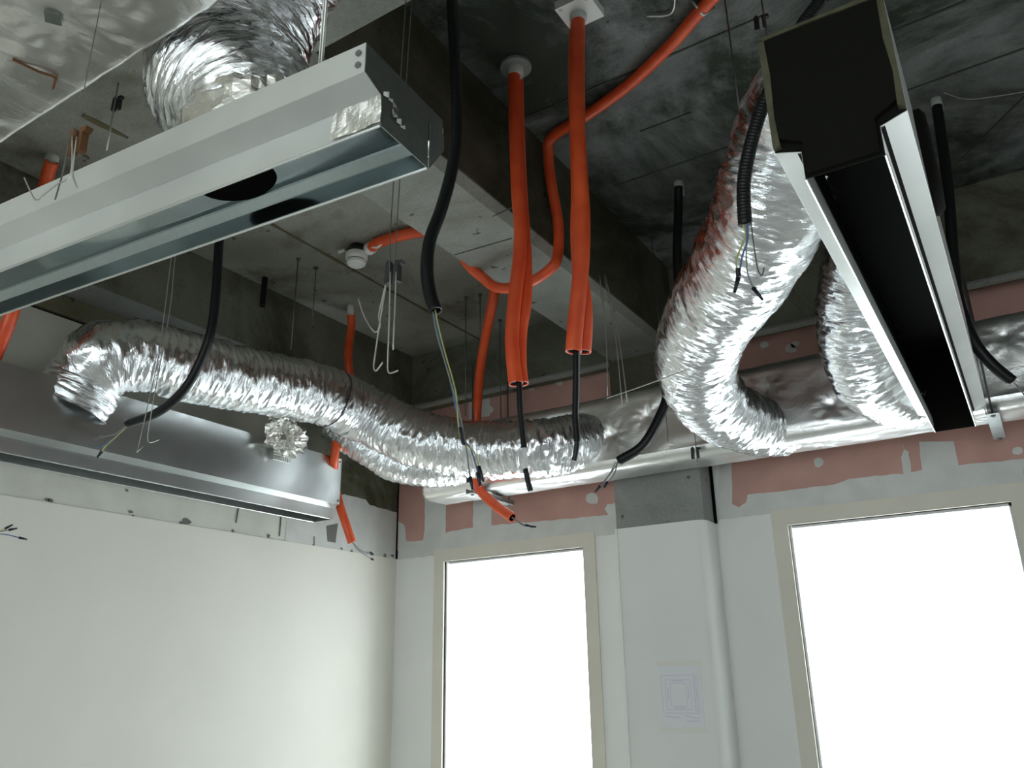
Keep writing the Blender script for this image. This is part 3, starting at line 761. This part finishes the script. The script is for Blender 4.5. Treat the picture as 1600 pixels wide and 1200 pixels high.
# orange conduit behind the beam, down past the long duct to a free end
pr = pathY([(775, 415), (770, 470), (760, 520), (750, 580), (745, 645), (741, 700), (742, 740), (752, 770), (775, 790), (801, 809)], [3.25, 3.25, 3.28, 3.34, 3.40, 3.30, 3.20, 3.12, 3.08, 3.05])
pr[4] = onY(745, 645, 3.66); pr[5] = onY(741, 700, 3.66); pr[3] = onY(750, 580, 3.55); pr[2] = onY(760, 520, 3.40); pr[6] = onY(740, 738, 3.64); pr[7] = onY(752, 768, 3.60); pr[8] = onY(776, 791, 3.57); pr[9] = onY(801, 809, 3.55)
pr = [onY(783, 380, 3.25)] + pr[1:]
conduit('orange conduit passing behind the long foil duct, cut end above the left window', [pr], M['orange'], 0.024,
        wires=[(pathY([(800, 808), (810, 816), (818, 820)], 3.55), M['wire_g'], 0.003), (pathY([(800, 808), (815, 818), (824, 821)], 3.55), M['wire_g'], 0.003, 0.02), (pathY([(799, 808), (818, 821), (832, 823)], 3.55), M['wire_g'], 0.003, 0.02)])
# conduit at the left wall near the corner
pr = [onZ(548, 486, ZL - 0.02), onX(549, 510, 0.36), onX(544, 560, 0.37), Vector((0.36, 3.34, 3.2)), onX(530, 665, 0.33), onX(523, 712, 0.33), onX(523, 752, 0.22), onX(531, 790, 0.25), onX(540, 818, 0.29), onX(550, 848, 0.31)]
conduit('orange conduit dropping behind the left-hand diffuser, cut end at the wall corner', [pr], M['orange'], 0.022, ferrule=(onZ(548, 478, ZL), 0.022, 0.05),
        wires=[(pathX([(550, 846), (560, 857), (572, 864), (582, 866)], 0.32), M['wire_g'], 0.003, 0.01), (pathX([(550, 846), (558, 858), (570, 867), (582, 874)], 0.32), M['wire_g'], 0.003, 0.01), (pathX([(550, 846), (562, 860), (580, 864)], 0.32), M['wire_g'], 0.003, 0.01)])
pr = [onZ(81, 252, ZL - 0.04), onX(70, 290, 0.36), onX(45, 390, 0.35), onX(18, 490, 0.34), onX(13, 562, 0.33), onX(8, 640, 0.33)]
pr[-1].x = 0.03; pr[-2].x = 0.2
conduit('orange conduit on the far left dropping past the near diffuser', [pr], M['orange'], 0.024, ferrule=(onZ(82, 244, ZL), 0.026, 0.05))
# detector conduit
pr = [onZ(x, y, ZL - 0.03) for x, y in ((576, 390), (588, 381), (612, 372), (650, 363))] + [Vector((1.68, 2.86, ZL - 0.03))]
root = conduit('short orange conduit on the slab feeding the smoke detector', [pr], M['orange'], 0.026)
loc = Vector(root.location); c = onZ(590, 378, ZL - 0.03)
MB().tube([pr[0] - loc, pr[0] - loc + (pr[1] - pr[0]).normalized() * 0.035], 0.032, 14).build('white_coupling', M['white'], root, True)
MB().tube([c - loc + Vector((-0.04, 0.0, 0.03)), c - loc + Vector((-0.034, 0, -0.02)), c - loc + Vector((0, 0, -0.032)), c - loc + Vector((0.034, 0, -0.02)), c - loc + Vector((0.04, 0, 0.03))], 0.006, 6).build('saddle_clip', M['white'], root, True)

# smoke detector
c = onZ(558, 384, ZL)
sd = thing('smoke_detector', 'white round smoke detector on the slab left of the beam', 'smoke detector', c)
def lathe(prof, seg=36):
    b = MB(); k = len(prof)
    for r_, z in prof:
        for j in range(seg): b.v.append(Vector((r_ * math.cos(2 * math.pi * j / seg), r_ * math.sin(2 * math.pi * j / seg), z)))
    for i in range(k - 1):
        for j in range(seg): b.f.append([i * seg + j, i * seg + (j + 1) % seg, (i + 1) * seg + (j + 1) % seg, (i + 1) * seg + j])
    b.f.append(list(range((k - 1) * seg, k * seg))); return b
lathe([(0.035, 0.0), (0.035, -0.02), (0.05, -0.022), (0.05, -0.05)]).build('mounting_base', M['clip'], sd, True)
lathe([(0.052, -0.045), (0.056, -0.05), (0.056, -0.072), (0.050, -0.085)]).build('detector_body', M['white'], sd)
lathe([(0.046, -0.084), (0.046, -0.090)]).build('vent_gap', M['dark'], sd)
lathe([(0.049, -0.090), (0.047, -0.104), (0.034, -0.114), (0.0001, -0.116)]).build('sensor_cap', M['white'], sd)
MB().box((-0.07, -0.02, -0.012), (-0.115, -0.005, -0.002)).build('address_tag', M['white'], sd)

# black conduits
pr = pathY([(704, -70), (706, 0), (711, 100), (714, 190), (707, 260), (690, 325), (672, 375), (667, 420), (672, 460), (681, 486)], [1.62, 1.6, 1.56, 1.52, 1.5, 1.48, 1.46, 1.45, 1.45, 1.45])
pr = [Vector((pr[0].x + 0.01, 1.63, ZR - 0.01))] + pr
Y0 = 1.45
conduit('black flexible conduit hanging in front of the concrete beam with long loose wires', [pr], M['black'], 0.0145, wires=[
    (pathY([(676, 484), (682, 520), (695, 565), (709, 612), (717, 640), (727, 690), (733, 735), (736, 752)], Y0), M['wire_g'], 0.0018, 0.02),
    (pathY([(678, 484), (684, 520), (694, 560), (706, 605), (722, 680), (735, 700), (746, 735), (748, 745)], Y0 + 0.01), M['wire_b'], 0.002, 0.022),
    (pathY([(680, 484), (685, 510), (695, 550), (712, 612), (716, 660), (722, 690), (740, 705), (750, 735)], Y0), M['wire_y'], 0.0018, 0.028),
    (pathY([(719, 668), (723, 690), (726, 694)], Y0 - 0.01), M['tape'], 0.004)], group='black conduits')
p0 = onZ(1060, 292, ZR - 0.06)
pr = [p0] + pathY([(1060, 330), (1058, 400), (1062, 480), (1062, 540), (1045, 610), (1032, 648), (1005, 695), (967, 720)], [3.24, 3.22, 3.24, 3.28, 3.24, 3.22, 3.2, 3.2])
conduit('black conduit dropping behind the big foil duct and curling out below it', [pr], M['black'], 0.0185, ferrule=(onZ(1060, 285, ZR), 0.022, 0.07), wires=[
    (pathY([(967, 721), (955, 738), (942, 755), (936, 762)], 3.2), M['wire_g'], 0.003, 0.025), (pathY([(965, 721), (960, 740), (948, 756)], 3.2), M['wire_g'], 0.003, 0.02), (pathY([(962, 722), (950, 745), (940, 758)], 3.2), M['wire_g'], 0.002)], group='black conduits')
pr = pathY([(1310, -60), (1282, 0), (1250, 45), (1215, 115), (1190, 170), (1171, 235), (1162, 290), (1164, 352)], [1.64, 1.62, 1.60, 1.6, 1.6, 1.6, 1.6, 1.6])
pr = [Vector((pr[0].x + 0.12, 1.68, ZR - 0.01))] + pr
conduit('corrugated black conduit dangling in front of the big foil duct', [pr], M['black'], 0.0155, rib=True, wires=[
    (pathY([(1161, 350), (1165, 368), (1155, 393), (1150, 410), (1154, 428)], 1.6), M['wire_y'], 0.0022), (pathY([(1168, 350), (1168, 375), (1160, 400), (1155, 428), (1152, 440)], 1.6), M['wire_b'], 0.0022, 0.025),
    (pathY([(1166, 352), (1166, 395), (1168, 425), (1176, 448), (1181, 455)], 1.6), M['wire_g'], 0.0018, 0.026), (pathY([(1153, 420), (1154, 432)], 1.59), M['tape'], 0.006)], group='black conduits')
tag(MB().tube(spline(pathY([(1171, 300), (1175, 360), (1182, 410), (1186, 426), (1191, 430), (1194, 418)], 1.62), 8), 0.0016, 6).build('hook_wire', M['rod'], None, True), 'thin dark hooked wire beside the corrugated conduit', 'wire')
pr = [onZ(1464, 166, ZR - 0.05)] + pathY([(1471, 215), (1480, 280), (1485, 340), (1489, 400), (1498, 470), (1520, 530), (1548, 567), (1582, 596)], [3.28, 3.26, 3.25, 3.25, 3.25, 3.25, 3.27, 3.3])
conduit('black conduit curving down at far right of the right-hand diffuser', [pr], M['black'], 0.0185, ferrule=(onZ(1462, 155, ZR), 0.021, 0.06), wires=[(pathY([(1580, 594), (1592, 606), (1604, 622)], 3.3), M['wire_g'], 0.003), (pathY([(1581, 594), (1586, 597), (1590, 597)], 3.3), M['white'], 0.006)], group='black conduits')
pr = pathY([(345, 330), (342, 385), (338, 450), (330, 515), (312, 567), (285, 612), (245, 645), (200, 661)], [1.9] * 8)
pr = [Vector((pr[0].x, 1.9, ZL - 0.02))] + pr[1:]
conduit('black conduit arching down across the long foil duct at left', [pr], M['black'], 0.0165, wires=[
    (pathY([(199, 663), (180, 678), (160, 682), (146, 683), (143, 686)], 1.9), M['wire_g'], 0.0028, 0.022), (pathY([(199, 664), (178, 685), (158, 697), (147, 698), (142, 702)], 1.9), M['wire_b'], 0.0028, 0.026), (pathY([(200, 664), (182, 682), (166, 696), (157, 708)], 1.9), M['wire_y'], 0.0028, 0.024)], group='black conduits')
conduit('short black conduit stub on the slab above the left beam', [[onZ(414, 434, ZL), onZ(414, 434, ZL) - Vector((0, 0, 0.08)), onZ(414, 434, ZL) - Vector((0, 0, 0.17))]], M['black'], 0.014)
# wires poking in at the left edge
root = thing('loose_wire', 'loose wire ends with dark tips poking in at the left edge', 'wire', onX(-40, 836, 0.3))
for pts, mt in (([(-60, 850), (-20, 838), (2, 829), (8, 826)], 'wire_y'), ([(-60, 830), (-20, 833), (8, 835), (30, 840)], 'wire_b'), ([(-50, 845), (-10, 833), (14, 828)], 'wire_g')):
    P = spline(pathX(pts, 0.3), 6); o = MB().tube(P, 0.002, 6).build('wire', M[mt], root, True)
    d = (P[-1] - P[-2]).normalized(); MB().tube([P[-1], P[-1] + d * 0.03], [0.005, 0.003], 8).build('taped_tip', M['tape'], o, True)
keep(root)


# ------------------------------------------------------------------ hangers, rods, hooks
def line(pts, r, mt, label, cat='hanger', name='hanger_wire', group=None, extra=()):
    root = thing(name, label, cat, pts[0], group)
    MB().tube(spline(pts, 6) if len(pts) > 2 else pts, r, 6).build('wire' if 'wire' in name else 'rod', M[mt], root, True)
    for kind, p in extra:
        p = Vector(p)
        if kind == 'washer': MB().tube([p + Vector((0, 0, 0.004)), p - Vector((0, 0, 0.008))], 0.012, 10).build('washer', M[mt], root)
        if kind in ('clip', 'rust_clip'):
            q = M['clip' if kind == 'clip' else 'rust']
            MB().prism([p + Vector((dx, 0, dz)) for dx, dz in ((-0.022, -0.03), (-0.02, 0.02), (-0.012, 0.028), (-0.006, 0.02), (-0.008, -0.03))], (0, 0.014, 0)).build('spring_clip', q, root)
            MB().prism([p + Vector((dx, 0.004, dz)) for dx, dz in ((0.004, -0.03), (0.004, 0.024), (0.026, 0.02), (0.024, 0.012), (0.014, 0.010), (0.016, -0.03))], (0, 0.014, 0)).build('spring_clip', q, root)
    keep(root); return root
def drop(x, y, z, y2):
    """vertical line under the slab point seen at pixel x,y, ending near image row y2"""
    c = onZ(x, y, z); lo, hi = 0.5, z
    for _ in range(40):
        mid = (lo + hi) / 2; v = Vector((c.x, c.y, mid)) - CAM
        if 600 - FPX * v.dot(_u2) / v.dot(_f) > y2: lo = mid
        else: hi = mid
    return [c, Vector((c.x, c.y, lo))]

# near diffuser's suspension
for dx, r_, lb in ((0.0, 0.0032, 'bright suspension rod at the right end of the near diffuser'), (-0.02, 0.002, 'thin wire beside the bright rod of the near diffuser')):
    p = onY(503 + dx * 200, 96, 0.845); line([p + Vector((0, 0, -0.01)), Vector((p.x, p.y, 3.4))], r_, 'steel', lb, name='hanger_rod')
# hooks in front of the beam
Yh = 1.28
clip_p = onY(612, 421, Yh)
line([Vector((2.45, Yh, 3.41))] + pathY([(612, 330), (609, 405), (609, 432)], Yh), 0.0013, 'rod', 'thin double wire dropping from the near diffuser to the black clips', extra=[('clip', clip_p)])
line([Vector((2.47, Yh, 3.41))] + pathY([(621, 340), (619, 432)], Yh + 0.01), 0.0012, 'rod', 'hair-thin wire right of the black spring clips')
line(pathY([(610, 425), (608, 500), (606, 560), (606, 578), (610, 583), (622, 579)], Yh), 0.0019, 'steel', 'longest pale hooked wire below the black clips')
line(pathY([(619, 425), (617, 480), (614, 546)], Yh), 0.0018, 'steel', 'straight pale wire right of the hooked wires')
line(pathY([(606, 428), (594, 500), (586, 555), (584, 574), (588, 579), (598, 566)], Yh + 0.02), 0.0018, 'steel', 'pale hooked wire left of the longest one')
line(pathY([(560, 466), (568, 492), (580, 513), (588, 519), (594, 508), (592, 492), (600, 455), (607, 428)], Yh + 0.02), 0.0018, 'steel', 'pale wire bent into a wide V below the smoke detector')
# rods on the left slab
for x, y, y2, mt, lb in ((466, 404, 546, 'rod', 'thin dark rod on the slab above the long duct strap'), (494, 418, 506, 'rod', 'short thin rod right of the strap rod'), (728, 464, 650, 'rod', 'dark rod with washer left of the hidden orange conduit'), (750, 460, 520, 'rod', 'fine short rod between the orange conduits'), (781, 500, 660, 'rod', 'dark rod nearest the left twin conduit'), (270, 400, 560, 'steel', 'pale wire under the near diffuser at left')):
    p = drop(x, y, ZL, y2); line(p, 0.003, mt, lb, name='hanger_rod', extra=[('washer', p[0])])
p = drop(262, 405, ZL, 640)
line([Vector((0.75, onX(268, 400, 0.75).y, ZL))] + pathX([(268, 400), (258, 480), (247, 560), (225, 660), (216, 700), (214, 706), (224, 697)], 0.75), 0.002, 'steel', 'pale hooked wire in front of the left-hand diffuser')
line([Vector((0.75, onX(274, 400, 0.75).y, ZL))] + pathX([(274, 400), (266, 480), (250, 570), (234, 660), (232, 690), (249, 687)], 0.75), 0.002, 'steel', 'second pale hooked wire beside the arching black conduit')
# right bay rods
p = drop(1130, -20, ZR, 212); line(p, 0.003, 'rod', 'thin black rod carrying the big foil duct', name='hanger_rod')
p = drop(1184, -40, ZR, 90); line(p, 0.003, 'rod', 'thin rod with black clip beside the right-hand diffuser', name='hanger_rod', extra=[('clip', onY(1188, 32, p[0].y))])
line([onZ(x, y, ZR - 0.01) for x, y in ((1010, 25), (1040, 24), (1052, 15), (1055, -10))], 0.004, 'steel', 'bent pale wire lying on the slab at top centre')
line([onZ(x, y, ZR - 0.02) for x, y in ((1475, 145), (1510, 155), (1560, 150), (1620, 140))], 0.002, 'steel', 'pale string on the dark slab at far right')
p = drop(1440, 235, ZR, 420); line(p, 0.002, 'rod', 'fine rod in the dark right of the diffuser', name='hanger_rod')
for x0, x1, y1_, lb in ((937, 949, 618, 'pale looped wire hanging right of the junction-box conduit'), (944, 972, 632, 'pale wire slanting to the wrapped duct'), (946, 980, 628, 'outermost pale wire slanting to the wrapped duct')):
    line(pathY([(x0, 430), ((x0 + x1) / 2 + 4, 530), (x1, y1_)], 2.9), 0.0022, 'steel', lb)
line(pathY([(948, 622), (990, 608), (1040, 590), (1078, 576)], [2.9, 2.88, 2.82, 2.76]), 0.0024, 'steel', 'pale tie wire pulled tight to the big foil duct')
# rods and struts under the wrapped duct
for x, y, y2, lb in ((1082, 640, 722, 'thin rod with black clip on the wrapped duct front'), (1040, 640, 690, 'thin rod in front of the wrapped duct below the big duct')):
    p = onY(x, y, 3.66); q = onY(x + 6, y2, 3.66)
    line([Vector((p.x, 3.66, ZR)), Vector((p.x, 3.66, q.z))], 0.0025, 'rod', lb, name='hanger_rod', extra=[('clip', onY(1086, 706, 3.655))] if x == 1082 else [])
def strut(x, label, ya, yb, z):
    root = thing('support_strut', label, 'bracket', (x, (ya + yb) / 2, z), 'struts under the wrapped duct')
    w, h = 0.022, 0.026
    MB().sheet([(x - w, ya, z + h), (x - w, ya, z), (x + w, ya, z), (x + w, ya, z + h)], (0, yb - ya, 0)).build('channel', M['strut'], root, False, 0.003)
    for yy in (ya + 0.03, yb - 0.02):
        MB().tube([(x, yy, z - 0.008), (x, yy, 3.40)], 0.004, 8).build('rod', M['rod'], root, True)
        MB().tube([(x, yy, z - 0.006), (x, yy, z - 0.001)], 0.010, 6).build('nut', M['galv_end'], root)
    keep(root)
strut(1.005, 'grey steel strut slung under the left end of the wrapped duct', 3.60, 4.02, 2.648)
strut(3.50, 'grey steel strut slung under the wrapped duct at far right', 3.61, 4.06, 2.645)
# clip and rusty clip on the left slab
p = drop(185, 130, ZL, 235); line(p, 0.003, 'steel', 'pale rod with black clip beside the near foil duct', name='hanger_rod', extra=[('clip', p[0].lerp(p[1], 0.28))])
p = onY(117, 215, 0.67)
line([Vector((p.x, p.y, 3.01)), p], 0.0008, 'rod', 'rusty spring clip with dangling wires behind the near diffuser', extra=[('rust_clip', p)])
p1 = onX(110, 220, 1.0)
line(pathY([(113, 214), (112, 262), (105, 280), (90, 288), (68, 305), (60, 312), (52, 308), (38, 278)], 0.67), 0.0016, 'steel', 'pale wire bent like a tick over the near diffuser')
line(pathY([(110, 214), (98, 270), (86, 312)], 0.67), 0.0016, 'rod', 'dark straight wire crossing the bent tick wire')
line(pathY([(120, 214), (114, 262), (115, 278), (121, 294)], 0.67), 0.0016, 'steel', 'curved pale wire right of the tick wire')

# ------------------------------------------------------------------ drawing taped to the column
yc = CY - 0.0085
a = onY(1028, 1038, yc); c = onY(1100, 1138, yc)
pw, ph = 0.215, 0.30
pc = onY(1064, 1088, yc)
pp_ = thing('taped_drawing', 'pale sheet with a faint floor plan sketch taped to the column', 'paper', (pc.x, yc, pc.z - ph / 2))
MB().box((pc.x - pw / 2, yc - 0.001, pc.z - ph / 2), (pc.x + pw / 2, yc, pc.z + ph / 2)).build('sheet', M['paper'], pp_)
def ink(x0, z0, x1, z1, w=0.0012):
    A = Vector((pc.x + x0, yc - 0.0012, pc.z + z0)); B = Vector((pc.x + x1, yc - 0.0012, pc.z + z1)); d = (B - A).normalized(); n = Vector((-d.z, 0, d.x)) * w
    return [A + n, B + n, B - n, A - n]
ib = MB()
def rect(x0, z0, x1, z1, w=0.0012):
    for q in ((x0, z0, x1, z0), (x1, z0, x1, z1), (x1, z1, x0, z1), (x0, z1, x0, z0)): ib.poly(ink(*q, w))
rect(-0.095, -0.075, 0.09, 0.095); rect(-0.075, -0.06, 0.052, 0.075); rect(-0.05, -0.045, 0.03, 0.06, 0.001)
for q in ((-0.04, 0.07, 0.02, 0.07), (-0.04, -0.052, 0.02, -0.052), (-0.063, 0.04, -0.063, -0.02), (0.04, 0.045, 0.04, -0.01), (0.07, 0.09, 0.07, -0.07), (0.08, 0.09, 0.08, -0.07), (-0.09, -0.09, -0.01, -0.095), (0.01, -0.085, 0.085, -0.10), (0.02, -0.11, 0.085, -0.11)):
    ib.poly(ink(*q, 0.0018))
ib.build('ink_lines', M['ink'], pp_)
for s in (-1, 1):
    MB().box((pc.x - pw / 2 - 0.01, yc - 0.0015, pc.z + s * ph / 2 - 0.012), (pc.x + pw / 2 + 0.01, yc - 0.0012, pc.z + s * ph / 2 + 0.012)).build('masking_tape', M['masking'], pp_)
keep(pp_)
